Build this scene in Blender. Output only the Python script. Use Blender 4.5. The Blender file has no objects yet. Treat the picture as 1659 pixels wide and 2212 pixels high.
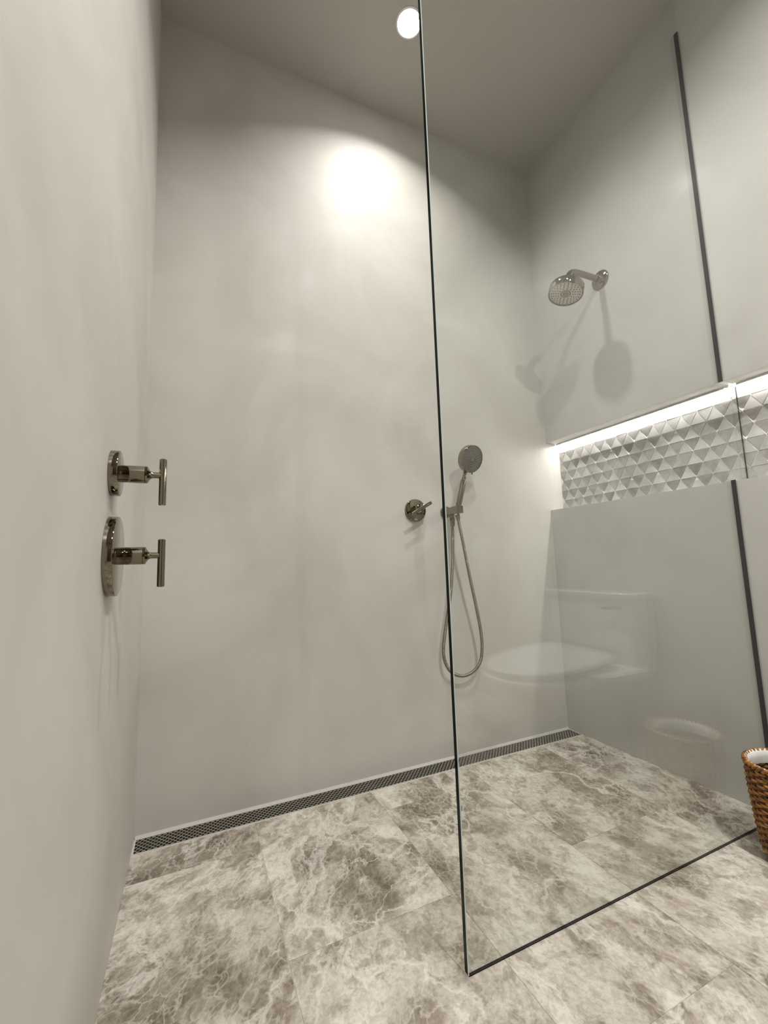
import bpy, bmesh, math, random
import numpy as np
from mathutils import Vector, Matrix
PI = math.pi
S = bpy.context.scene
C = S.collection
random.seed(7)

# ---------------------------------------------------------------- camera
W, D, G, GX = 1.5954, 1.4279, 0.7081, 0.5816      # right wall x, back wall y, glass plane y, free glass edge x
Z1, Z2, ND, H = 0.9291, 1.2367, 0.0799, 2.6       # niche ledge, niche soffit, niche depth, ceiling
FRONT = -1.95
yaw, pitch, roll, F = 0.4226, 0.1173, -0.0322, 921.53
fw = Vector((math.sin(yaw)*math.cos(pitch), math.cos(yaw)*math.cos(pitch), math.sin(pitch)))
r0 = Vector((math.cos(yaw), -math.sin(yaw), 0)); u0 = r0.cross(fw)
rr = math.cos(roll)*r0 + math.sin(roll)*u0; uu = -math.sin(roll)*r0 + math.cos(roll)*u0
cd = bpy.data.cameras.new('camera'); cam = bpy.data.objects.new('camera', cd); C.objects.link(cam)
M = Matrix.Identity(4)
for i in range(3):
    M[i][0] = rr[i]; M[i][1] = uu[i]; M[i][2] = -fw[i]
M.translation = Vector((0.1308, 0.0, 0.7215))
cam.matrix_world = M
cd.sensor_fit = 'HORIZONTAL'; cd.sensor_width = 36; cd.lens = F/1659*36; cd.clip_start = 0.01
S.camera = cam

# ---------------------------------------------------------------- world, exposure, lamps' power
wd = bpy.data.worlds.new('world'); S.world = wd; wd.use_nodes = True
wd.node_tree.nodes['Background'].inputs[0].default_value = (0.9, 0.93, 1, 1)
wd.node_tree.nodes['Background'].inputs[1].default_value = 0.3
S.view_settings.view_transform = 'Standard'; S.view_settings.look = 'None'
S.view_settings.exposure = 0.18; S.view_settings.gamma = 1; S.view_settings.use_curve_mapping = False
LAMPS = [(0.79, 1.116), (0.80, 0.27), (0.80, -0.60)]  # third lamp is added, unseen fill light behind the viewer
LAMP_W = [6.0, 9.0, 26.0]
LAMP_SPREAD = [130, 150, 155]
LED_STRENGTH = 66.0
NF = -0.05                                        # outer end of the niche

# ---------------------------------------------------------------- materials
def mat(name):
    m = bpy.data.materials.new(name); m.use_nodes = True
    return m, m.node_tree, m.node_tree.nodes['Principled BSDF']
def simple(name, col, rough=0.5, metal=0.0, **kw):
    m, t, b = mat(name)
    b.inputs['Base Color'].default_value = (*col, 1); b.inputs['Roughness'].default_value = rough
    b.inputs['Metallic'].default_value = metal
    for k, v in kw.items(): b.inputs[k].default_value = v
    return m
def N(t, kind, **kw):
    n = t.nodes.new(kind)
    for k, v in kw.items():
        if k in n.inputs: n.inputs[k].default_value = v
        else: setattr(n, k, v)
    return n
def ramp(t, fac, stops):
    n = t.nodes.new('ShaderNodeValToRGB'); e = n.color_ramp.elements
    while len(e) < len(stops): e.new(0.5)
    for i, (p, c) in enumerate(stops):
        e[i].position = p; e[i].color = (*c, 1) if len(c) == 3 else c
    t.links.new(fac, n.inputs[0]); return n.outputs[0]
def mixc(t, fac, a, b, mode='MIX'):
    n = t.nodes.new('ShaderNodeMix'); n.data_type = 'RGBA'; n.blend_type = mode
    for i, v in ((0, fac), (6, a), (7, b)):
        if hasattr(v, 'is_linked'): t.links.new(v, n.inputs[i])
        else: n.inputs[i].default_value = v if i == 0 else (*v, 1)
    return n.outputs[2]
def maths(t, op, a, b=0.0):
    n = t.nodes.new('ShaderNodeMath'); n.operation = op
    for i, v in enumerate((a, b)):
        if hasattr(v, 'is_linked'): t.links.new(v, n.inputs[i])
        else: n.inputs[i].default_value = v
    return n.outputs[0]
def coords(t, scale=(1, 1, 1), rot=(0, 0, 0), space='Object'):
    tc = t.nodes.new('ShaderNodeTexCoord'); mp = t.nodes.new('ShaderNodeMapping')
    mp.inputs['Scale'].default_value = scale; mp.inputs['Rotation'].default_value = rot
    t.links.new(tc.outputs[space], mp.inputs[0]); return mp.outputs[0]
def noise(t, vec, scale, detail=4, rough=0.5, dist=0.0):
    n = N(t, 'ShaderNodeTexNoise', Scale=scale, Detail=detail, Roughness=rough, Distortion=dist)
    if vec is not None: t.links.new(vec, n.inputs['Vector'])
    return n

def plaster(name, lo, hi, rough, bump=0.12, spec=0.4, coat=0.0):
    m, t, b = mat(name)
    v = coords(t)
    n1 = noise(t, v, 2.2, 5, 0.55, 0.6)
    c = ramp(t, n1.outputs['Fac'], [(0.3, lo), (0.7, hi)])
    t.links.new(c, b.inputs['Base Color'])
    n2 = noise(t, v, 5.0, 4, 0.6, 0.8)
    r = t.nodes.new('ShaderNodeMapRange'); t.links.new(n2.outputs['Fac'], r.inputs[0])
    r.inputs[1].default_value = 0.3; r.inputs[2].default_value = 0.7
    r.inputs[3].default_value = rough-0.05; r.inputs[4].default_value = rough+0.07
    t.links.new(r.outputs[0], b.inputs['Roughness'])
    b.inputs['Coat Weight'].default_value = coat; b.inputs['Coat Roughness'].default_value = 0.17
    b.inputs['Specular IOR Level'].default_value = spec
    # trowel marks: broad swells with fine scrapes in patches
    vs = coords(t, (3, 3, 1))
    f1 = noise(t, v, 7, 3, 0.5, 0.4); f2 = noise(t, vs, 14, 4, 0.65, 1.6); pm = noise(t, v, 3.1, 2)
    patch = ramp(t, pm.outputs['Fac'], [(0.52, (0, 0, 0)), (0.66, (1, 1, 1))])
    h = maths(t, 'ADD', maths(t, 'MULTIPLY', f1.outputs['Fac'], 0.6), maths(t, 'MULTIPLY', maths(t, 'MULTIPLY', f2.outputs['Fac'], patch), 0.22))
    bp = N(t, 'ShaderNodeBump', Strength=bump, Distance=0.012)
    t.links.new(h, bp.inputs['Height']); t.links.new(bp.outputs[0], b.inputs['Normal'])
    return m
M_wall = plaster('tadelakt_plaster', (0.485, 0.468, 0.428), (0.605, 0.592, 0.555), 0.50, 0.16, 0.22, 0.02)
M_wall_r = plaster('dimmed_grey_tadelakt', (0.43, 0.420, 0.392), (0.52, 0.512, 0.485), 0.50, 0.16, 0.25, 0.03)  # greyer copy, darkened to put the right wall's weaker light into the colour
M_ceil = plaster('ceiling_paint', (0.46, 0.44, 0.405), (0.49, 0.47, 0.435), 0.6, 0.05)

def marble():
    m, t, b = mat('grey_marble')
    oi = t.nodes.new('ShaderNodeObjectInfo')
    tc = t.nodes.new('ShaderNodeTexCoord')
    geo = t.nodes.new('ShaderNodeNewGeometry')
    off = N(t, 'ShaderNodeVectorMath', operation='MULTIPLY')
    cb = t.nodes.new('ShaderNodeCombineXYZ')
    for i, k in enumerate((17.0, 31.0, 7.0)):
        t.links.new(maths(t, 'MULTIPLY', oi.outputs['Random'], k), cb.inputs[i])
    add = N(t, 'ShaderNodeVectorMath', operation='ADD')
    t.links.new(geo.outputs['Position'], add.inputs[0]); t.links.new(cb.outputs[0], add.inputs[1])
    # domain warp
    w = noise(t, add.outputs[0], 4.5, 5, 0.6)
    ws = N(t, 'ShaderNodeVectorMath', operation='SCALE'); ws.inputs['Scale'].default_value = 0.07
    t.links.new(w.outputs['Color'], ws.inputs[0])
    wa = N(t, 'ShaderNodeVectorMath', operation='ADD'); t.links.new(add.outputs[0], wa.inputs[0]); t.links.new(ws.outputs[0], wa.inputs[1])
    vr = N(t, 'ShaderNodeVectorRotate', rotation_type='Z_AXIS'); t.links.new(wa.outputs[0], vr.inputs['Vector'])
    t.links.new(maths(t, 'SUBTRACT', maths(t, 'MULTIPLY', oi.outputs['Random'], 1.3), 0.35), vr.inputs['Angle'])
    mp = N(t, 'ShaderNodeMapping'); mp.inputs['Scale'].default_value = (1.25, 0.85, 1)
    t.links.new(vr.outputs[0], mp.inputs[0]); P = mp.outputs[0]
    big = noise(t, P, 4.6, 7, 0.60, 0.25)
    zone = ramp(t, big.outputs['Fac'], [(0.48, (1, 1, 1)), (0.56, (0, 0, 0))])         # 1 in the dark brown-grey clouds
    base = ramp(t, big.outputs['Fac'], [(0.33, (0.19, 0.16, 0.125)), (0.465, (0.30, 0.265, 0.22)), (0.515, (0.47, 0.435, 0.385)), (0.66, (0.60, 0.57, 0.525))])
    mot = noise(t, P, 19, 8, 0.70, 0.3)
    mm = ramp(t, mot.outputs['Fac'], [(0.42, (0.0, 0.0, 0.0)), (0.51, (1, 1, 1))])
    col = mixc(t, 1.0, base, mixc(t, mm, (0.68, 0.655, 0.62), (1.04, 1.035, 1.03)), 'MULTIPLY')
    gr = noise(t, P, 62, 5, 0.7)
    col = mixc(t, 1.0, col, ramp(t, gr.outputs['Fac'], [(0.40, (0.80, 0.78, 0.75)), (0.56, (1.04, 1.04, 1.03))]), 'MULTIPLY')
    sp = noise(t, P, 10, 6, 0.72, 0.2)
    spk = ramp(t, sp.outputs['Fac'], [(0.36, (1, 1, 1)), (0.44, (0, 0, 0))])
    col = mixc(t, maths(t, 'MULTIPLY', spk, 0.6), col, (0.30, 0.26, 0.205))
    def web(sc, wd_, am, g0, g1, zamt):
        global_col = None
        vo = N(t, 'ShaderNodeTexVoronoi', feature='DISTANCE_TO_EDGE', Scale=sc)
        w2 = noise(t, P, sc*0.9, 5, 0.7)
        s2 = N(t, 'ShaderNodeVectorMath', operation='SCALE'); s2.inputs['Scale'].default_value = 1.0/sc
        t.links.new(w2.outputs['Color'], s2.inputs[0])
        a2 = N(t, 'ShaderNodeVectorMath', operation='ADD'); t.links.new(P, a2.inputs[0]); t.links.new(s2.outputs[0], a2.inputs[1])
        t.links.new(a2.outputs[0], vo.inputs['Vector'])
        vein = ramp(t, vo.outputs['Distance'], [(0.0, (1, 1, 1)), (wd_, (0, 0, 0))])
        gate = ramp(t, noise(t, P, sc*0.4, 4, 0.6).outputs['Fac'], [(g0, (0, 0, 0)), (g1, (1, 1, 1))])
        z = maths(t, 'ADD', maths(t, 'MULTIPLY', zone, zamt), 1-zamt)
        return maths(t, 'MULTIPLY', maths(t, 'MULTIPLY', maths(t, 'MULTIPLY', vein, gate), z), am)
    col = mixc(t, web(5.5, 0.016, 0.75, 0.46, 0.56, 0.3), col, (0.66, 0.63, 0.58))
    col = mixc(t, web(20, 0.055, 0.60, 0.40, 0.55, 0.8), col, (0.56, 0.53, 0.48))
    col = mixc(t, web(46, 0.12, 0.5, 0.40, 0.55, 0.8), col, (0.52, 0.49, 0.44))
    wv = noise(t, P, 2.4, 7, 0.62, 0.3)
    band = ramp(t, maths(t, 'ABSOLUTE', maths(t, 'SUBTRACT', wv.outputs['Fac'], 0.5)), [(0.0, (1, 1, 1)), (0.02, (0, 0, 0))])
    col = mixc(t, maths(t, 'MULTIPLY', band, 0.6), col, (0.72, 0.69, 0.64))
    fine = noise(t, geo.outputs['Position'], 160, 3, 0.6)
    col = mixc(t, 0.35, col, ramp(t, fine.outputs['Fac'], [(0.3, (0.25, 0.22, 0.19)), (0.7, (0.75, 0.72, 0.68))]), 'SOFT_LIGHT')
    t.links.new(col, b.inputs['Base Color'])
    b.inputs['Roughness'].default_value = 0.42
    bp = N(t, 'ShaderNodeBump', Strength=0.08, Distance=0.002); t.links.new(mot.outputs['Fac'], bp.inputs['Height']); t.links.new(bp.outputs[0], b.inputs['Normal'])
    return m
M_marble = marble()
M_grout = simple('floor_grout', (0.60, 0.56, 0.50), 0.8)

def mosaic_mat(name, lo, hi):
    m, t, b = mat(name)
    oi = t.nodes.new('ShaderNodeObjectInfo'); geo = t.nodes.new('ShaderNodeNewGeometry')
    cb = t.nodes.new('ShaderNodeCombineXYZ')
    t.links.new(maths(t, 'MULTIPLY', oi.outputs['Random'], 0.09), cb.inputs[1]); t.links.new(maths(t, 'MULTIPLY', oi.outputs['Random'], 0.06), cb.inputs[2])
    ad = N(t, 'ShaderNodeVectorMath', operation='ADD'); t.links.new(geo.outputs['Position'], ad.inputs[0]); t.links.new(cb.outputs[0], ad.inputs[1])
    n = noise(t, ad.outputs[0], 9, 7, 0.6, 1.0)
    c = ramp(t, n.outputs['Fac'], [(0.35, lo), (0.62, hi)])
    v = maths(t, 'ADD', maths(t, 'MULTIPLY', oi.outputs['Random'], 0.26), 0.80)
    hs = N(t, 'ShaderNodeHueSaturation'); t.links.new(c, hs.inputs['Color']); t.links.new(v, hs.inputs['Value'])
    t.links.new(hs.outputs[0], b.inputs['Base Color']); b.inputs['Roughness'].default_value = 0.3
    return m
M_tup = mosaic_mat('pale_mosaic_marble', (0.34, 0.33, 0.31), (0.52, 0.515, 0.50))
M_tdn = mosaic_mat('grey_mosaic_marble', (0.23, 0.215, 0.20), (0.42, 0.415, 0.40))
M_tgrout = simple('white_grout', (0.82, 0.81, 0.78), 0.6)

def nickel(name, col, rough):
    m, t, b = mat(name)
    b.inputs['Base Color'].default_value = (*col, 1); b.inputs['Metallic'].default_value = 1
    n = noise(t, coords(t), 60, 3)
    r = t.nodes.new('ShaderNodeMapRange'); t.links.new(n.outputs['Fac'], r.inputs[0])
    r.inputs[3].default_value = rough*0.8; r.inputs[4].default_value = rough*1.2
    t.links.new(r.outputs[0], b.inputs['Roughness']); return m
M_nickel = nickel('polished_nickel', (0.25, 0.222, 0.168), 0.05)
M_satin = nickel('satin_nickel', (0.23, 0.205, 0.155), 0.25)
M_hose = nickel('hose_steel', (0.27, 0.24, 0.17), 0.25)
M_drain = nickel('drain_steel', (0.040, 0.035, 0.020), 0.40)
M_drim = simple('drain_rim_steel', (0.80, 0.78, 0.74), 0.35, 0.5)  # brightened: the lamp's reflection on the rim is put into the colour
M_face = simple('spray_face', (0.58, 0.52, 0.44), 0.4, 0.0)
M_gface = simple('spray_face_grey', (0.13, 0.115, 0.09), 0.4, 0.4)
M_rubber = simple('nozzle_rubber', (0.015, 0.013, 0.012), 0.6)
M_seal = simple('dark_seal', (0.003, 0.003, 0.003), 0.7, **{'Specular IOR Level': 0.03})
M_porc = simple('white_porcelain', (0.86, 0.86, 0.84), 0.08, **{'Coat Weight': 0.4})
M_white = simple('white_enamel', (0.8, 0.8, 0.78), 0.4)
M_bag = simple('bag_plastic', (0.80, 0.79, 0.76), 0.3, **{'Subsurface Weight': 0.1})
M_alu = simple('aluminium_channel', (0.75, 0.74, 0.72), 0.35, 0.8)
M_edge = simple('glass_edge_dark', (0.0008, 0.004, 0.0045), 0.10, **{'Specular IOR Level': 0.12})
M_arris = simple('glass_arris', (0.62, 0.70, 0.70), 0.15)
M_wood = simple('door_wood', (0.10, 0.055, 0.028), 0.4)
def emit(name, col, s):
    m = bpy.data.materials.new(name); m.use_nodes = True; t = m.node_tree; t.nodes.clear()
    e = t.nodes.new('ShaderNodeEmission'); e.inputs[0].default_value = (*col, 1); e.inputs[1].default_value = s
    o = t.nodes.new('ShaderNodeOutputMaterial'); t.links.new(e.outputs[0], o.inputs[0]); return m
M_lens = emit('lamp_lens', (1, 0.99, 0.97), 30)
M_led = emit('led_diffuser', (1, 0.97, 0.92), LED_STRENGTH)
def glass():
    m = bpy.data.materials.new('clear_glass'); m.use_nodes = True; t = m.node_tree; t.nodes.clear()
    tr = N(t, 'ShaderNodeBsdfTransparent'); tr.inputs[0].default_value = (0.976, 0.984, 0.977, 1)
    gl = N(t, 'ShaderNodeBsdfGlossy', Roughness=0.0); gl.inputs[0].default_value = (1, 1, 1, 1)
    fr = N(t, 'ShaderNodeFresnel', IOR=1.5); mx = N(t, 'ShaderNodeMixShader'); o = N(t, 'ShaderNodeOutputMaterial')
    # plain pane: use the outside index on both faces
    geo = N(t, 'ShaderNodeNewGeometry'); mi = N(t, 'ShaderNodeMix'); 
    t.links.new(geo.outputs['Backfacing'], mi.inputs[0]); mi.inputs[2].default_value = 1.5; mi.inputs[3].default_value = 1/1.5
    t.links.new(mi.outputs[0], fr.inputs['IOR'])
    t.links.new(fr.outputs[0], mx.inputs[0]); t.links.new(tr.outputs[0], mx.inputs[1]); t.links.new(gl.outputs[0], mx.inputs[2]); t.links.new(mx.outputs[0], o.inputs[0])
    return m
M_glass = glass()
def wicker():
    m, t, b = mat('wicker')
    n = noise(t, coords(t, (1, 1, 3)), 45, 4, 0.6)
    c = ramp(t, n.outputs['Fac'], [(0.32, (0.045, 0.012, 0.003)), (0.5, (0.24, 0.095, 0.012)), (0.68, (0.46, 0.225, 0.04))])
    t.links.new(c, b.inputs['Base Color']); b.inputs['Roughness'].default_value = 0.45; return m
M_wick = wicker()
M_stake = simple('wicker_stake', (0.07, 0.022, 0.008), 0.55)

# ---------------------------------------------------------------- helpers
def mesh_obj(name, bm, mats, parent=None, smooth=False, bevel=0, loc=None):
    me = bpy.data.meshes.new(name); bmesh.ops.recalc_face_normals(bm, faces=bm.faces[:]); bm.to_mesh(me); bm.free()
    for mm_ in (mats if isinstance(mats, (list, tuple)) else [mats]): me.materials.append(mm_)
    if smooth: me.shade_smooth()
    o = bpy.data.objects.new(name, me); C.objects.link(o)
    if parent: o.parent = parent
    if loc: o.location = loc
    if bevel:
        b = o.modifiers.new('bevel', 'BEVEL'); b.width = bevel; b.segments = 2; b.limit_method = 'ANGLE'
    elif smooth == 2:
        pass
    return o
def smooth_sharp(o, ang=35):
    me = o.data
    try: me.set_sharp_from_angle(angle=math.radians(ang))
    except Exception: pass
def tag(o, label, cat=None, group=None, kind=None):
    if label: o['label'] = label
    if cat: o['category'] = cat
    if group: o['group'] = group
    if kind: o['kind'] = kind
    return o
def thing(name, label, cat, loc=(0, 0, 0), group=None):
    o = bpy.data.objects.new(name, None); C.objects.link(o); o.location = loc; o.empty_display_size = 0.05
    return tag(o, label, cat, group)
def box(bm, a, b):
    v = [bm.verts.new((x, y, z)) for z in (a[2], b[2]) for y in (a[1], b[1]) for x in (a[0], b[0])]
    for f in ((0, 2, 3, 1), (4, 5, 7, 6), (0, 1, 5, 4), (2, 6, 7, 3), (0, 4, 6, 2), (1, 3, 7, 5)): bm.faces.new([v[i] for i in f])
def bx(a, b):
    bm = bmesh.new(); box(bm, a, b); return bm
def frame(n):
    n = Vector(n).normalized(); a = Vector((0, 0, 1)) if abs(n.z) < 0.9 else Vector((1, 0, 0))
    u = n.cross(a).normalized(); return u, n.cross(u), n
def lathe(bm, o, n, prof, seg=48, mi=None):
    """prof: (radius, distance along n); closed where radius is 0"""
    u, v, n = frame(n); o = Vector(o); rings = []
    for r, d in prof:
        if r < 1e-7: rings.append([bm.verts.new(o+n*d)])
        else: rings.append([bm.verts.new(o+n*d+(u*math.cos(2*PI*k/seg)+v*math.sin(2*PI*k/seg))*r) for k in range(seg)])
    for j in range(len(rings)-1):
        A, B = rings[j], rings[j+1]
        for k in range(seg):
            q = (k+1) % seg
            if len(A) == 1 and len(B) == 1: continue
            if len(A) == 1: f = bm.faces.new((A[0], B[k], B[q]))
            elif len(B) == 1: f = bm.faces.new((A[k], B[0], A[q]))
            else: f = bm.faces.new((A[k], B[k], B[q], A[q]))
            if mi: f.material_index = mi
    return rings
def disc_prof(r, h, c=0.0015):
    return [(0, 0), (r, 0), (r, h-c), (r-c*0.3, h-c*0.3), (r-c, h), (0, h)]
def catmull(P, n=8):
    P = [Vector(p) for p in P]; out = []
    Q = [P[0]*2-P[1]]+P+[P[-1]*2-P[-2]]
    for i in range(1, len(Q)-2):
        for k in range(n):
            t = k/n; a, b, c, d = Q[i-1:i+3]
            out.append(0.5*((2*b)+(c-a)*t+(2*a-5*b+4*c-d)*t*t+(3*b-a-3*c+d)*t**3))
    out.append(P[-1]); return out
def tube(bm, P, rad, seg=20, caps=True):
    P = [Vector(p) for p in P]; rings = []
    T = (P[1]-P[0]).normalized(); u = frame(T)[0]
    for i, p in enumerate(P):
        T2 = (P[min(i+1, len(P)-1)]-P[max(i-1, 0)]).normalized()
        u = (u-T2*u.dot(T2)).normalized(); v = T2.cross(u)
        r = rad(i/(len(P)-1)) if callable(rad) else rad
        rings.append([bm.verts.new(p+(u*math.cos(2*PI*k/seg)+v*math.sin(2*PI*k/seg))*r) for k in range(seg)])
    for A, B in zip(rings, rings[1:]):
        for k in range(seg):
            q = (k+1) % seg; bm.faces.new((A[k], A[q], B[q], B[k]))
    if caps: bm.faces.new(rings[0][::-1]); bm.faces.new(rings[-1])
def rod(name, a, b, r, m, parent, seg=32, c=0.0012):
    a = Vector(a); b = Vector(b); L = (b-a).length
    bm = bmesh.new(); lathe(bm, a, b-a, [(0, 0), (r-c, 0), (r, c), (r, L-c), (r-c, L), (0, L)], seg)
    o = mesh_obj(name, bm, m, parent, smooth=True); smooth_sharp(o); return o
def lath(name, o_, n, prof, m, parent=None, seg=64):
    bm = bmesh.new(); lathe(bm, o_, n, prof, seg); o = mesh_obj(name, bm, m, parent, smooth=True); smooth_sharp(o, 40); return o
def prism(bm, pts, ax, a, b):
    """extrude a closed outline; pts given in the two other axes (in xyz order)"""
    def V(p, t):
        q = [0, 0, 0]; i = [k for k in range(3) if k != ax]; q[i[0]], q[i[1]] = p; q[ax] = t; return bm.verts.new(q)
    A = [V(p, a) for p in pts]; B = [V(p, b) for p in pts]; n = len(pts)
    bm.faces.new(A[::-1]); bm.faces.new(B)
    for k in range(n): bm.faces.new((A[k], A[(k+1) % n], B[(k+1) % n], B[k]))

# ---------------------------------------------------------------- room shell
T = 0.15
w = mesh_obj('wall_back', bx((-T, D, -0.05), (W+0.3, D+T, H+0.1)), M_wall); tag(w, 'glossy beige-grey plastered back wall of the shower, above the linear drain', 'wall', kind='structure')
w = mesh_obj('wall_left', bx((-T, FRONT, -0.05), (0, D, H+0.1)), M_wall); tag(w, 'plastered left wall carrying the two lever valves', 'wall', kind='structure')
bm = bmesh.new()
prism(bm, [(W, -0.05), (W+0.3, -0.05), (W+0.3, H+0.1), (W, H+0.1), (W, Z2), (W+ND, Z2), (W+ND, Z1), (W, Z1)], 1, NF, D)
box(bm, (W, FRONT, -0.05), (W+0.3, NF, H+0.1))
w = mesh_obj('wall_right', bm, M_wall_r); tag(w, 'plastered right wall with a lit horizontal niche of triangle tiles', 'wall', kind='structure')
wall_right = w
w = mesh_obj('wall_front', bx((-T, FRONT-T, -0.05), (W+0.3, FRONT, H+0.1)), M_wall); tag(w, 'plastered wall of the bathroom facing the shower, behind the viewer', 'wall', kind='structure')
w = mesh_obj('ceiling', bx((-T, FRONT-T, H), (W+0.3, D+T, H+0.1)), M_ceil); tag(w, 'plain painted ceiling with small round downlights', 'ceiling', kind='structure')
# unseen door, added in the front wall for brown reflections in the metal
dr = thing('door_1', 'unseen dark brown wooden door added behind the viewer for reflections in the metal', 'door', (0.75, FRONT, 0)); dr['kind'] = 'structure'
mesh_obj('door_panel', bx((-0.40, 0.004, 0.004), (0.40, 0.044, 2.10)), M_wood, dr, bevel=0.003)
bm = bmesh.new()
for a, b in (((-0.47, 0, 0), (-0.402, 0.03, 2.17)), ((0.402, 0, 0), (0.47, 0.03, 2.17)), ((-0.402, 0, 2.102), (0.402, 0.03, 2.17))): box(bm, a, b)
mesh_obj('door_frame', bm, M_wood, dr, bevel=0.002)
bm = bmesh.new(); tube(bm, catmull([(0.34, 0.044, 1.0), (0.34, 0.085, 1.0), (0.325, 0.095, 1.0), (0.23, 0.095, 1.0)], 6), 0.009, 14)
mesh_obj('door_handle', bm, M_satin, dr, smooth=True)

# floor: grout bed with single marble tiles
fl = mesh_obj('floor', bx((-T, FRONT-T, -0.05), (W+0.3, D+T, -0.0012)), M_grout); tag(fl, 'floor of large grey marble tiles', 'floor', kind='structure')
DR0, DR1 = 1.350, 1.4185
xs = [0, 0.305, 0.660, 1.014, 1.368, W]
def floor_tile(x0, x1, y0, y1):
    g = 0.00045; x0 += g; x1 -= g; y0 += g; y1 -= g; c = 0.0007
    bm = bmesh.new()
    lo = [bm.verts.new((x, y, -0.008)) for x, y in ((x0, y0), (x1, y0), (x1, y1), (x0, y1))]
    md = [bm.verts.new((x, y, -c*0.6)) for x, y in ((x0, y0), (x1, y0), (x1, y1), (x0, y1))]
    hi = [bm.verts.new((x, y, 0)) for x, y in ((x0+c, y0+c), (x1-c, y0+c), (x1-c, y1-c), (x0+c, y1-c))]
    for A, B in ((lo, md), (md, hi)):
        for k in range(4): bm.faces.new((A[k], A[(k+1) % 4], B[(k+1) % 4], B[k]))
    bm.faces.new(hi); bm.faces.new(lo[::-1])
    mesh_obj('tile', bm, M_marble, fl)
for i in range(5):
    ys = [1.235 - (0.355 if i % 2 else 0)]
    if i % 2: ys = [DR0-0.0018, ys[0]]
    else: ys = [DR0-0.0018, ys[0]]
    while ys[-1]-0.71 > FRONT: ys.append(ys[-1]-0.71)
    ys.append(FRONT)
    for a, b in zip(ys, ys[1:]): floor_tile(xs[i], xs[i+1], b, a)

# ---------------------------------------------------------------- linear drain
dn = thing('linear_drain', 'long narrow slotted metal drain along the foot of the back wall', 'drain', (0, DR0, 0))
L = W-0.004
bm = bmesh.new()
box(bm, (0.002, 0.0, -0.03), (L, DR1-DR0, -0.012))
mesh_obj('channel', bm, simple('drain_channel', (0.008, 0.007, 0.004), 0.6), dn)
bm = bmesh.new()
box(bm, (0.002, 0.0, -0.012), (L, 0.0028, 0.0012)); box(bm, (0.002, DR1-DR0-0.002, -0.012), (L, DR1-DR0, 0.0008))
box(bm, (0.002, 0.0028, -0.012), (0.0035, DR1-DR0-0.002, 0.0008)); box(bm, (L-0.0015, 0.0028, -0.012), (L, DR1-DR0-0.002, 0.0008))
mesh_obj('frame', bm, M_drim, dn)
bm = bmesh.new()
y0, y1 = 0.0052, DR1-DR0-0.0036; nr = 8; pit = 0.0135; slot = 0.0085; xa, xb = 0.0055, L-0.0032
rh = (y1-y0)/nr
zt, zb = -0.0004, -0.0030
for j in range(nr):
    ya, yb = y0+rh*j, y0+rh*(j+1); sb = rh*0.5
    box(bm, (xa, ya, zb), (xb, ya+sb, zt))                 # solid land between slot rows
    x = xa-(pit/2 if j % 2 else 0)
    while x < xb:
        a, b = max(xa, x), min(xb, x+pit-slot)
        if b > a+0.0004: box(bm, (a, ya+sb, zb), (b, yb, zt))
        x += pit
box(bm, (xa, y1, zb), (xb, y1+0.001, zt))
mesh_obj('grate', bm, M_drain, dn)
bm = bmesh.new(); prism(bm, [(DR1+0.0005, -0.012), (D-0.0002, -0.012), (D-0.0002, 0.0055), (D-0.002, 0.0045), (DR1+0.002, 0.0012), (DR1+0.0005, 0)], 0, 0.002, W-0.002)
w = mesh_obj('trim_1', bm, simple('pale_sealant', (0.48, 0.46, 0.42), 0.6)); tag(w, 'pale sealant bead between the back wall and the drain', 'trim', kind='structure')

# ---------------------------------------------------------------- niche: triangle mosaic
s, rh = 0.0508, (Z2-Z1)/7
bm = bmesh.new(); box(bm, (W+ND-0.0035, NF+0.001, Z1+0.0002), (W+ND+0.001, D-0.0002, Z2-0.0002))
mesh_obj('mosaic_grout', bm, M_tgrout, wall_right)
def clip(poly, lim):
    out = []
    for i in range(len(poly)):
        a, b = poly[i], poly[(i+1) % len(poly)]
        if a[0] <= lim: out.append(a)
        if (a[0] <= lim) != (b[0] <= lim):
            t = (lim-a[0])/(b[0]-a[0]); out.append((lim, a[1]+t*(b[1]-a[1])))
    return out
def tri_mesh(bm, poly, tilt, org=(0, 0, 0)):
    """poly in (y, z) about its centre; face towards -x, tilted"""
    cy = sum(p[0] for p in poly)/len(poly); cz = sum(p[1] for p in poly)/len(poly)
    def ins(d):
        r = []
        for p in poly:
            dy, dz = p[0]-cy, p[1]-cz; L_ = math.hypot(dy, dz) or 1; k = (L_-d)/L_; r.append((cy+dy*k, cz+dz*k))
        return r
    ox, oy, oz = org; rings = []
    for d, h in ((0.0010, 0.0), (0.0010, -0.0012), (0.0022, -0.0020)):
        rings.append([bm.verts.new((ox+h+(0 if h == 0 else tilt[0]*(p[0]-cy)+tilt[1]*(p[1]-cz)), oy+p[0], oz+p[1])) for p in ins(d)])
    n = len(poly)
    for A, B in zip(rings, rings[1:]):
        for k in range(n): bm.faces.new((A[k], A[(k+1) % n], B[(k+1) % n], B[k]))
    bm.faces.new(rings[-1])
UP = [(-s/2, -rh/3), (s/2, -rh/3), (0, 2*rh/3)]; DN = [(-s/2, rh/3), (s/2, rh/3), (0, -2*rh/3)]
var = {}
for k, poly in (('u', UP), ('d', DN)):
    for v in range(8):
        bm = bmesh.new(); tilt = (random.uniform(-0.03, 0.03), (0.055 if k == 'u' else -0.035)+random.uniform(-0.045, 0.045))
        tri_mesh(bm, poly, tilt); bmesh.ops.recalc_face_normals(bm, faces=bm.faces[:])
        me = bpy.data.meshes.new('tile'); bm.to_mesh(me); bm.free(); me.materials.append(M_tup if k == 'u' else M_tdn); var[k, v] = me
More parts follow.
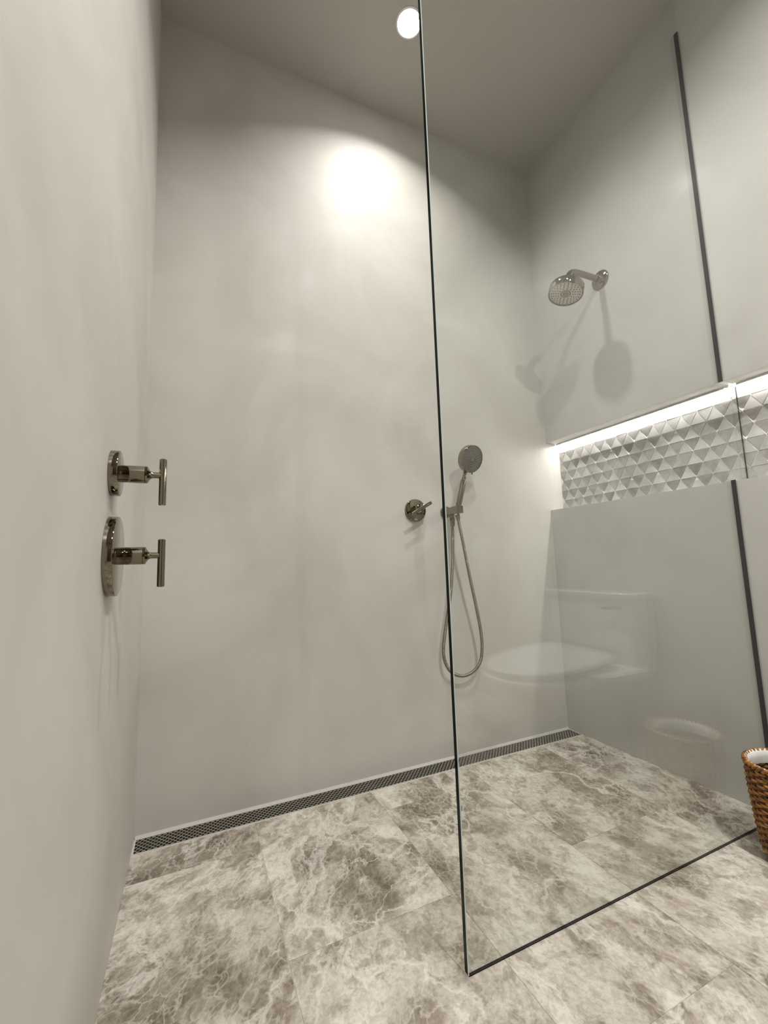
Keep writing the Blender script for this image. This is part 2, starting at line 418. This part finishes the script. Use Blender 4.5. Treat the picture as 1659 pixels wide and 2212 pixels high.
rest = {'u': bmesh.new(), 'd': bmesh.new()}
X0 = W+ND-0.003
count = 0
for r in range(7):
    zb_ = Z1+r*rh
    k = 0
    while True:
        yc = D-0.012-(k)*s/2
        if yc < NF+s/2+0.002: break
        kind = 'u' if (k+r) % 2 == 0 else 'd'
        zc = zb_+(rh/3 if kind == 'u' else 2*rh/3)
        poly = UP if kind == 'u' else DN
        if yc+s/2 > D-0.0005:
            pc = clip([(p[0]+yc, p[1]+zc) for p in poly], D-0.0008)
            if len(pc) >= 3:
                bm = bmesh.new(); tri_mesh(bm, pc, (0, random.uniform(-.02, .05))); bm2 = bm
                o = mesh_obj('tile', bm2, M_tup if kind == 'u' else M_tdn, wall_right, loc=(X0, 0, 0)); count += 1
        elif yc > 0.40:
            if G-0.003 < yc+0.0 < G+0.0: pass
            o = bpy.data.objects.new('tile', var[kind, random.randrange(8)]); C.objects.link(o); o.parent = wall_right
            o.location = (X0, yc, zc); count += 1
        else:
            tri_mesh(rest[kind], poly, (random.uniform(-.03, .03), random.uniform(-0.02, 0.08) if kind == 'u' else random.uniform(-.07, .02)), (X0, yc, zc))
        k += 1
for kk, mm_ in (('u', M_tup), ('d', M_tdn)):
    o = mesh_obj('mosaic', rest[kk], mm_, wall_right); o['kind'] = 'stuff'
print('mosaic tiles', count)

# ---------------------------------------------------------------- LED strips under the niche soffit
def led(y0, y1, label):
    t = thing('led_strip', label, 'light', (W+0.062, (y0+y1)/2, Z2), 'light strips in the niche')
    h = (y1-y0)/2
    bm = bmesh.new(); box(bm, (-0.005, -h, -0.007), (-0.0038, h, -0.0002)); box(bm, (0.0092, -h, -0.007), (0.0104, h, -0.0002)); box(bm, (-0.0038, -h, -0.002), (0.0092, h, -0.0002))
    mesh_obj('channel', bm, M_alu, t)
    mesh_obj('diffuser', bx((-0.0036, -h+0.002, -0.0065), (0.0090, h-0.002, -0.0022)), M_led, t)
led(G+0.016, D-0.002, 'white glowing light strip under the niche soffit, inside the shower behind the glass')
led(NF+0.003, G-0.004, 'white glowing light strip under the niche soffit, outside the glass at the right edge')

# ---------------------------------------------------------------- glass panel
gp = thing('glass_panel', 'tall frameless clear glass shower panel standing on the marble floor', 'glass panel', ((GX+W)/2, G, 0))
gp_off = Vector(gp.location)
def loc_bm(bm, off=gp_off):
    bmesh.ops.translate(bm, verts=bm.verts[:], vec=-off); return bm
TH = 0.0125; c = 0.0015; gb = 0.0025
bm = bmesh.new()
right = [(W-0.004, gb), (W-0.004, Z1+0.002), (W+ND-0.010, Z1+0.002), (W+ND-0.010, Z2-0.002), (W-0.004, Z2-0.002), (W-0.004, 2.470), (W-0.004, H-0.001)]
A = [bm.verts.new((x, G, z)) for x, z in [(GX+c, gb)]+right+[(GX+c, H-0.001)]]
B = [bm.verts.new((x, G+TH, z)) for x, z in [(GX+c, gb)]+right+[(GX+c, H-0.001)]]
e = [bm.verts.new(p) for p in ((GX, G+c, gb), (GX, G+c, H-0.001), (GX, G+TH-c, H-0.001), (GX, G+TH-c, gb))]
fa = bm.faces.new(A); fb = bm.faces.new(B[::-1]); n = len(A)
for k in range(n-1):
    f = bm.faces.new((A[k], B[k], B[k+1], A[k+1])); f.material_index = 3 if k in (1, 5) else 0
f = bm.faces.new((A[0], A[-1], e[1], e[0])); f.material_index = 2
f = bm.faces.new((e[0], e[1], e[2], e[3])); f.material_index = 1
f = bm.faces.new((e[3], e[2], B[-1], B[0])); f.material_index = 2
o = mesh_obj('pane', loc_bm(bm), [M_glass, M_edge, M_arris, M_seal], gp)
mesh_obj('bottom_seal', loc_bm(bx((GX+0.002, G+0.001, 0.0), (W-0.0005, G+0.0050, gb))), M_seal, gp)
mesh_obj('niche_seal', loc_bm(bx((W+ND-0.0098, G+0.004, Z1+0.002), (W+ND-0.0078, G+0.0065, Z2-0.002))), M_seal, gp)
mesh_obj('wall_seal', loc_bm(bx((W-0.0035, G+0.003, Z2+0.001), (W-0.0003, G+0.0105, 2.472))), M_seal, gp)
mesh_obj('wall_seal', loc_bm(bx((W-0.0035, G+0.003, gb), (W-0.0003, G+0.0105, Z1-0.001))), M_seal, gp)

# ---------------------------------------------------------------- downlights
for i, (x, y) in enumerate(LAMPS):
    lb = ['round recessed downlight in the shower ceiling, glowing at the top of the glass edge',
          'round recessed downlight above the toilet side, outside the glass panel',
          'added fill downlight, unseen behind the viewer, nearest the door'][i]
    t = thing('ceiling_downlight', lb, 'ceiling light', (x, y, H), 'recessed ceiling downlights')
    lath('trim_ring', (0, 0, 0), (0, 0, -1), [(0.041, 0.0002), (0.047, 0.0002), (0.047, 0.002), (0.045, 0.0035), (0.041, 0.0035), (0.041, 0.0002)], M_white, t)
    lath('lens', (0, 0, 0), (0, 0, -1), [(0, 0.0003), (0.0405, 0.0003), (0.0405, 0.002), (0, 0.002)], M_lens, t)
    ld = bpy.data.lights.new('downlight_beam', 'AREA'); ld.shape = 'DISK'; ld.size = 0.078; ld.energy = LAMP_W[i]; ld.color = (1, 0.975, 0.94); ld.spread = math.radians(LAMP_SPREAD[i])
    lo = bpy.data.objects.new('downlight_beam', ld); C.objects.link(lo); lo.parent = t; lo.location = (0, 0, -0.0035)

# ---------------------------------------------------------------- lever valves
def valve(name, label, base, nrm, R_, th, body_r, d1, d2, bar_a, bar_b, bar_d, parent=None):
    """base on the wall, nrm out of the wall; bar endpoints are offsets in the wall plane"""
    t = thing(name, label, 'shower valve', base); nrm = Vector(nrm)
    lath('escutcheon', (0, 0, 0), nrm, [(0, 0.0003), (R_, 0.0003), (R_, th-0.002), (R_-0.0006, th-0.0006), (R_-0.002, th), (0, th)], M_nickel, t, 96)
    lath('valve_body', (0, 0, 0), nrm, [(0, th-0.001), (body_r*1.0, th-0.001), (body_r, th+0.010), (body_r+0.0003, th+0.0105), (body_r+0.0003, d1-0.005), (body_r-0.0004, d1-0.0045), (body_r+0.0003, d1-0.004),
         (body_r, d1-0.001), (body_r-0.003, d1+0.0005), (0.0075, d1+0.003), (0.0058, d1+0.006), (0.0055, d1+0.008), (0, d1+0.008)], M_nickel, t, 64)
    rod('stem', nrm*(d1+0.006), nrm*(bar_d), 0.0054, M_nickel, t)
    rod('lever', Vector(bar_a)+nrm*bar_d, Vector(bar_b)+nrm*bar_d, 0.0062, M_nickel, t)
    return t
valve('shower_valve', 'nickel lever valve with the larger round plate, lower of the two on the left wall', (0, 0.859, 0.7466), (1, 0, 0), 0.068, 0.0145, 0.0150, 0.056, 0, (0, 0, 0.0285), (0, 0, -0.0555), 0.0797)
valve('shower_valve', 'nickel lever valve with the smaller round plate, upper of the two on the left wall', (0, 0.850, 0.8890), (1, 0, 0), 0.0395, 0.0140, 0.0150, 0.056, 0, (0, 0, 0.030), (0, 0, -0.0540), 0.0790)
valve('shower_valve', 'nickel diverter valve with slanted lever, left of the glass edge on the back wall', (0.902, D, 0.914), (0, -1, 0), 0.0428, 0.0110, 0.0190, 0.050, 0, (-0.050, 0, -0.022), (0.029, 0, 0.021), 0.0750)

# ---------------------------------------------------------------- fixed shower head
sh = thing('overhead_shower', 'nickel wall shower with bent arm and round spray head, high on the right wall', 'shower head', (W, 1.08, 1.812)); off = Vector(sh.location)
def loc(p): return Vector(p)-off
lath('flange', (0, 0, 0), (-1, 0, 0), [(0, 0.0003), (0.037, 0.0003), (0.037, 0.003), (0.0345, 0.0065), (0.030, 0.008), (0.019, 0.010), (0.0165, 0.013), (0.0155, 0.022), (0, 0.022)], M_nickel, sh, 72)
nh = Vector((-0.25, 0, -0.968)).normalized(); fc = Vector((1.396, 1.08, 1.704))
P = [(W-0.02, 1.08, 1.812), (1.53, 1.08, 1.811), (1.475, 1.08, 1.8095), (1.447, 1.08, 1.805), (1.428, 1.08, 1.793), (1.419, 1.08, 1.776), fc-nh*0.062]
bm = bmesh.new(); tube(bm, catmull([loc(p) for p in P], 8), 0.0118, 28); mesh_obj('arm', bm, M_nickel, sh, smooth=True)
lath('swivel', loc(fc), -nh, [(0, 0.036), (0.020, 0.036), (0.021, 0.040), (0.018, 0.045), (0.0150, 0.050), (0.0165, 0.056), (0.0162, 0.066), (0.0130, 0.071), (0, 0.071)], M_nickel, sh)
R_ = 0.0625
lath('head_shell', loc(fc), -nh, [(R_-0.0045, -0.002), (R_-0.002, -0.0045), (R_, -0.002), (R_, 0.026), (R_-0.002, 0.031), (R_-0.008, 0.034), (0.024, 0.038), (0, 0.038)], M_nickel, sh, 96)
lath('spray_face', loc(fc), -nh, [(0, -0.0003), (0.012, -0.0003), (0.016, 0.001), (0.040, 0.0002), (R_-0.005, 0.0008), (R_-0.0042, 0.003), (0, 0.003)], M_face, sh, 72)
def nozzles(center, n, rings, m, parent, r0=0.0016, name='nozzle'):
    u, v, n_ = frame(n); bm = bmesh.new()
    for R1, k, ph in rings:
        for j in range(k):
            a = 2*PI*j/k+ph; o_ = Vector(center)+(u*math.cos(a)+v*math.sin(a))*R1
            lathe(bm, o_-n_*0.001, n_, [(0, 0), (r0, 0), (r0*0.9, 0.0024), (0, 0.0026)], 8)
    o = mesh_obj(name, bm, m, parent); o['kind'] = 'stuff'; return o
nozzles(loc(fc), nh, [(0.0165, 18, 0), (0.026, 12, 0.1), (0.034, 16, 0.2), (0.0425, 20, 0), (0.050, 24, 0.1)], M_rubber, sh, 0.0020)
lath('spray_hub', loc(fc), nh, [(0, 0), (0.011, 0), (0.011, 0.0015), (0.008, 0.003), (0.004, 0.0022), (0, 0.0022)], M_satin, sh, 40)
pt = frame(nh)
bm = bmesh.new(); tb = loc(fc)+Vector((0.0595, 0, -0.0154))*0.0+ (rr*0.25+uu*0.97).cross(nh).cross(nh).normalized()*-0.0
side = (Vector((0.35, -0.9, 0))-nh*Vector((0.35, -0.9, 0)).dot(nh)).normalized()
lathe(bm, loc(fc)+side*(R_-0.003)+nh*0.001, side, [(0, 0), (0.003, 0), (0.003, 0.007), (0, 0.008)], 12)
mesh_obj('selector_tab', bm, M_rubber, sh)

# ---------------------------------------------------------------- hand shower in its wall bracket
br = thing('shower_bracket', 'nickel wall bracket with round base holding the hand shower', 'bracket', (1.038, D, 0.909)); ob = Vector(br.location)
lath('base', (0, 0, 0), (0, -1, 0), [(0, 0.0003), (0.0225, 0.0003), (0.0225, 0.010), (0.0205, 0.0125), (0, 0.0125)], M_satin, br)
bm = bx((-0.0125, -0.0705, -0.0130), (0.0125, -0.0115, 0.0130)); mesh_obj('arm', bm, M_nickel, br, bevel=0.0015)
bm = bmesh.new()   # holder: block with a bore for the handle
u_, seg = 0.0148, 24
yc = -0.0865
outer = []
for k in range(seg):
    a = 2*PI*k/seg+PI/4; q = max(abs(math.cos(a)), abs(math.sin(a))); outer.append((math.cos(a)/q*0.0138, math.sin(a)/q*0.0158))
rg = []
for (sc, z) in ((1, -0.0135), (1, 0.0135)):
    rg.append(([bm.verts.new((p[0]*sc, yc+p[1]*sc, z)) for p in outer], [bm.verts.new((0.0103*math.cos(2*PI*k/seg+PI/4), yc+0.0103*math.sin(2*PI*k/seg+PI/4), z)) for k in range(seg)]))
(o0, i0), (o1, i1) = rg
for k in range(seg):
    q = (k+1) % seg
    bm.faces.new((o0[k], o0[q], o1[q], o1[k])); bm.faces.new((i0[k], i1[k], i1[q], i0[q])); bm.faces.new((o1[k], o1[q], i1[q], i1[k])); bm.faces.new((o0[k], i0[k], i0[q], o0[q]))
mesh_obj('holder', bm, M_nickel, br)
lath('hose_outlet', (0.005, -0.040, -0.0128), (0, 0, -1), [(0, 0), (0.0092, 0), (0.0100, 0.004), (0.0100, 0.014), (0, 0.014)], M_nickel, br, 32)

hs = thing('hand_shower', 'nickel hand shower with round head resting in the wall bracket behind the glass', 'hand shower', (1.038, D-0.0865, 0.909)); oh = Vector(hs.location)
# the handle leans along the line from the holder up to the head
hb = Vector((1.040, D-0.0865, 0.893)); ht = Vector((1.0735, D-0.099, 1.030)); hd = (ht-hb).normalized()
hb = Vector((1.038, D-0.0865, 0.909))-hd*0.016
lath('handle', hb-oh, hd, [(0, 0), (0.0090, 0), (0.0095, 0.003), (0.0098, 0.034), (0.0108, 0.036), (0.0113, 0.130), (0.0100, 0.133), (0.0080, 0.1335), (0.0078, 0.150), (0, 0.150)], M_nickel, hs, 40)
nn = Vector((0.15, -0.93, -0.33)).normalized()
hc = Vector((1.1085, D-0.100, 1.1055)); R2 = 0.0535
nk = (Vector((-0.22, 0, -1))-nn*Vector((-0.22, 0, -1)).dot(nn)).normalized()
bm = bmesh.new(); tube(bm, catmull([hb+hd*0.132-oh, hb+hd*0.150-oh, hc-nn*0.013+nk*(R2+0.004)-oh, hc-nn*0.013+nk*(R2-0.008)-oh], 6), 0.0082, 20); mesh_obj('neck', bm, M_nickel, hs, smooth=True)
lath('head_shell', hc-oh, -nn, [(R2-0.003, -0.0008), (R2-0.0012, -0.0020), (R2, -0.0005), (R2, 0.021), (R2-0.002, 0.0245), (R2-0.010, 0.027), (0.015, 0.029), (0, 0.029)], M_nickel, hs, 72)
lath('spray_face', hc-oh, -nn, [(0, -0.0004), (0.014, -0.0002), (0.018, 0.0010), (R2-0.0034, 0.0005), (R2-0.003, 0.003), (0, 0.003)], M_gface, hs, 60)
nozzles(hc-oh, nn, [(0.013, 12, 0), (0.021, 14, 0.1), (0.031, 18, 0.2), (0.041, 24, 0)], M_rubber, hs, 0.0012)
lath('spray_hub', hc-oh, nn, [(0, 0), (0.0075, 0), (0.0075, 0.0012), (0.004, 0.0022), (0, 0.0018)], M_nickel, hs, 32)
bm = bmesh.new(); dn_ = (Vector((0.2, 0, -1))-nn*Vector((0.2, 0, -1)).dot(nn)).normalized()
lathe(bm, hc-oh+dn_*(R2-0.002)+nn*0.001, dn_, [(0, 0), (0.0028, 0), (0.0028, 0.008), (0, 0.009)], 12); mesh_obj('selector_tab', bm, M_rubber, hs)

# hose: from the outlet under the bracket, down, round and up into the handle
def atpix(u, v, y):
    d = fw+rr*((u-829.5)/F)-uu*((v-1106)/F); o_ = cam.matrix_world.translation; return o_+d*((y-o_.y)/d.y)
hose_pts = [(1.043, D-0.040, 0.873), (1.0425, D-0.040, 0.850), (1.036, D-0.041, 0.740), (1.019, D-0.040, 0.600), (0.994, D-0.036, 0.480),
            (0.980, D-0.034, 0.400), (0.984, D-0.034, 0.352), (1.008, D-0.036, 0.312), (1.050, D-0.040, 0.294), (1.092, D-0.045, 0.302), (1.126, D-0.050, 0.334), (1.137, D-0.054, 0.385),
            (1.133, D-0.058, 0.450), (1.115, D-0.062, 0.545), (1.090, D-0.069, 0.650), (1.062, D-0.077, 0.780), (1.045, D-0.083, 0.850), (1.0365, D-0.0862, 0.885)]
hose_px = None
ho = thing('shower_hose', 'ribbed metal shower hose hanging in a long loop below the hand shower', 'hose', (1.043, D-0.040, 0.87)); oo = Vector(ho.location)
HP = catmull([Vector(p)-oo for p in hose_pts], 40)
acc = [0]
for a, b in zip(HP, HP[1:]): acc.append(acc[-1]+(b-a).length)
LT = acc[-1]; pitch_ = 0.0042; npt = int(LT/pitch_*4); Q = []; j = 0
for k in range(npt+1):
    d = LT*k/npt
    while j < len(acc)-2 and acc[j+1] < d: j += 1
    Q.append(HP[j].lerp(HP[j+1], (d-acc[j])/max(1e-9, acc[j+1]-acc[j])))
cnt = [0]
def hr(t):
    k = round(t*npt) % 4; return (0.0058, 0.0065, 0.0058, 0.0050)[k]
bm = bmesh.new(); tube(bm, Q, hr, 12); mesh_obj('corrugated_tube', bm, M_hose, ho, smooth=True)
d0 = (HP[3]-HP[0]).normalized()
lath('hose_nut', Vector((1.043, D-0.040, 0.8820))-oo, (0, 0, -1), [(0, 0), (0.0102, 0), (0.0106, 0.003), (0.0084, 0.030), (0.0072, 0.032), (0, 0.032)], M_nickel, ho, 8)
lath('hose_nut', HP[-1]-(HP[-1]-HP[-5]).normalized()*0.004, HP[-1]-HP[-5], [(0, -0.010), (0.0075, -0.010), (0.0090, 0.004), (0.0090, 0.009), (0, 0.009)], M_nickel, ho, 24)

# ---------------------------------------------------------------- wicker basket
bk = thing('wicker_basket', 'small brown wicker waste basket with a plastic liner, on the floor by the glass', 'basket', (1.420, 0.590, 0))
def brad(z):   # outline
    t = z/0.215
    return 0.066+0.017*min(1, t*1.25)**0.8 if z > 0.03 else 0.066+0.017*(0.03/0.215*1.25)**0.8-0.022*(1-z/0.03)**2
nst = 30
def ring(bm, z, ph, rr_=0.0036, segn=150, amp=0.0026, dz=0.0008):
    rings = []
    for k in range(segn):
        a = 2*PI*k/segn; R1 = brad(z)+amp*math.sin(nst/2*a+ph); zz = z+dz*math.sin(3*a+z*90)
        c_ = Vector((math.cos(a)*R1, math.sin(a)*R1, zz)); e_ = Vector((math.cos(a), math.sin(a), 0))
        rings.append([bm.verts.new(c_+e_*math.cos(q)*rr_*0.75+Vector((0, 0, math.sin(q)*rr_))) for q in [2*PI*i/6 for i in range(6)]])
    for k in range(segn):
        A, B = rings[k], rings[(k+1) % segn]
        for i in range(6): bm.faces.new((A[i], A[(i+1) % 6], B[(i+1) % 6], B[i]))
bm = bmesh.new(); nz = 30
for k in range(nz): ring(bm, 0.005+k*0.0069, PI*(k % 2)+random.uniform(-.25, .25))
o = mesh_obj('weave', bm, M_wick, bk, smooth=True); o['kind'] = 'stuff'
bm = bmesh.new()
for k in range(nst):
    a = 2*PI*(k+0.5)/nst*1.0+PI/nst*0
    tube(bm, [(math.cos(a)*brad(z), math.sin(a)*brad(z), z) for z in [0.004+0.206*i/10 for i in range(11)]], 0.0028, 6)
o = mesh_obj('stakes', bm, M_stake, bk, smooth=True); o['kind'] = 'stuff'
lath('base', (0, 0, 0.001), (0, 0, 1), [(0, 0), (0.048, 0), (0.060, 0.004), (0, 0.004)], M_stake, bk)
bm = bmesh.new()   # twisted rim of two strands
for s_ in (0, PI):
    P = []
    for k in range(180):
        a = 2*PI*k/180; tw = 22*a+s_; R1 = brad(0.213)+0.0033*math.cos(tw); P.append((math.cos(a)*R1, math.sin(a)*R1, 0.2165+0.0033*math.sin(tw)))
    P.append(P[0]); tube(bm, P, 0.0040, 8)
mesh_obj('braided_rim', bm, M_wick, bk, smooth=True)
bm = bmesh.new(); prev = None; rnd = random.Random(3)
wob = [rnd.uniform(-1, 1) for _ in range(60)]
prof = [(brad(0.21)+0.0015, 0.2195), (brad(0.21)-0.001, 0.2225), (brad(0.21)-0.007, 0.219), (brad(0.2)-0.010, 0.205), (brad(0.17)-0.008, 0.190)]
rings = []
for r_, z in prof:
    if r_ == 0: rings.append([bm.verts.new((0, 0, z))]); continue
    rings.append([bm.verts.new(((r_+0.0012*wob[k]*(2 if z < 0.21 and z > 0.05 else 0.6))*math.cos(2*PI*k/60), (r_+0.0012*wob[k]*(2 if z < 0.21 and z > 0.05 else 0.6))*math.sin(2*PI*k/60), z+(0.003*wob[(k*7) % 60] if z < 0.212 and z > 0.2 else 0))) for k in range(60)])
for A, B in zip(rings, rings[1:]):
    for k in range(60):
        q = (k+1) % 60
        if len(B) == 1: bm.faces.new((A[k], A[q], B[0]))
        else: bm.faces.new((A[k], A[q], B[q], B[k]))
mesh_obj('liner', bm, M_bag, bk, smooth=True)['label'] = 'white plastic liner folded over the rim'

# ---------------------------------------------------------------- toilet (seen mirrored in the glass)
tl = thing('toilet', 'white one-piece toilet with closed lid against the right wall, mirrored in the glass', 'toilet', (1.40, 0.240, 0)); ot = Vector(tl.location)
def oval(cx, a_front, a_back, hw, n=64, sq=2.3):
    out = []
    for k in range(n):
        a = 2*PI*k/n; c_, s_ = math.cos(a), math.sin(a)
        x = (abs(c_)**(2/sq))*(a_back if c_ > 0 else -a_front); y = math.copysign(abs(s_)**(2/sq), s_)*hw
        out.append((cx+x, y))
    return out
def loft(bm, secs, caps=True):
    rings = [[bm.verts.new((x, y, z)) for x, y in o_] for o_, z in secs]
    for A, B in zip(rings, rings[1:]):
        for k in range(len(A)):
            q = (k+1) % len(A); bm.faces.new((A[k], A[q], B[q], B[k]))
    if caps: bm.faces.new(rings[0][::-1]); bm.faces.new(rings[-1])
# local x: wall at +0.19, lid tip at -0.36
def dshape(x0, x1, hw, n=64, sq=2.2):
    """rounded front at x0, squarer back at x1"""
    out = []; cx = x0+(x1-x0)*0.60
    for k in range(n):
        a = 2*PI*k/n; c_, s_ = math.cos(a), math.sin(a); q = 4.0 if c_ > 0 else sq
        x = (abs(c_)**(2/q))*((x1-cx) if c_ > 0 else -(cx-x0)); y = math.copysign(abs(s_)**(2/q), s_)*hw
        out.append((cx+x, y))
    return out
bm = bmesh.new()
loft(bm, [(oval(-0.02, 0.21, 0.205, 0.095, sq=3), 0.0), (oval(-0.02, 0.205, 0.205, 0.092, sq=3), 0.02), (oval(-0.03, 0.21, 0.215, 0.098, sq=2.8), 0.11), (oval(-0.05, 0.25, 0.235, 0.125, sq=2.7), 0.22),
          (oval(-0.07, 0.28, 0.255, 0.158, sq=2.6), 0.29), (oval(-0.08, 0.285, 0.262, 0.172, sq=2.5), 0.328), (oval(-0.08, 0.28, 0.258, 0.168, sq=2.5), 0.336)])
mesh_obj('bowl', bm, M_porc, tl, smooth=True)
bm = bmesh.new(); loft(bm, [(oval(0.055, 0.17, 0.130, 0.190, sq=5), 0.310), (oval(0.055, 0.19, 0.133, 0.203, sq=5), 0.330), (oval(0.055, 0.19, 0.133, 0.203, sq=5), 0.341), (oval(0.055, 0.183, 0.129, 0.197, sq=5), 0.345)])
o = mesh_obj('deck', bm, M_porc, tl, smooth=True); smooth_sharp(o)
def slope(secs):
    b_ = bmesh.new(); rings = []
    for o_, z in secs: rings.append([b_.verts.new((x, y, z+0.030*max(0, (x+0.36)/0.42)**1.3)) for x, y in o_])
    for A, B in zip(rings, rings[1:]):
        for k in range(len(A)):
            q = (k+1) % len(A); b_.faces.new((A[k], A[q], B[q], B[k]))
    b_.faces.new(rings[0][::-1]); b_.faces.new(rings[-1]); return b_
mesh_obj('seat', slope([(dshape(-0.352, 0.050, 0.168), 0.337), (dshape(-0.356, 0.053, 0.172), 0.341), (dshape(-0.354, 0.052, 0.170), 0.347)]), M_white, tl, smooth=True)
mesh_obj('lid', slope([(dshape(-0.354, 0.055, 0.170), 0.3485), (dshape(-0.357, 0.058, 0.173), 0.353), (dshape(-0.352, 0.055, 0.169), 0.359), (dshape(-0.26, 0.0, 0.11), 0.3625)]), M_white, tl, smooth=True)
for y in (-0.07, 0.07): lath('hinge', (0.060, y-0.014, 0.352), (0, 1, 0), [(0, 0), (0.0075, 0), (0.0075, 0.028), (0, 0.028)], M_white, tl, 20)
bm = bmesh.new(); loft(bm, [(oval(0.133, 0.056, 0.056, 0.185, sq=7), 0.344), (oval(0.131, 0.058, 0.058, 0.192, sq=8), 0.45), (oval(0.130, 0.059, 0.059, 0.194, sq=8), 0.570)])
o = mesh_obj('tank', bm, M_porc, tl, smooth=True); smooth_sharp(o)
bm = bmesh.new(); loft(bm, [(oval(0.128, 0.064, 0.064, 0.200, sq=9), 0.571), (oval(0.128, 0.066, 0.066, 0.203, sq=9), 0.575), (oval(0.128, 0.066, 0.066, 0.203, sq=9), 0.586), (oval(0.128, 0.062, 0.062, 0.199, sq=9), 0.591)])
o = mesh_obj('tank_lid', bm, M_porc, tl, smooth=True); smooth_sharp(o)
rod('flush_lever', (0.0715, 0.14, 0.54), (0.050, 0.14, 0.54), 0.007, M_nickel, tl)
rod('flush_handle', (0.053, 0.145, 0.54), (0.053, 0.085, 0.536), 0.005, M_nickel, tl)
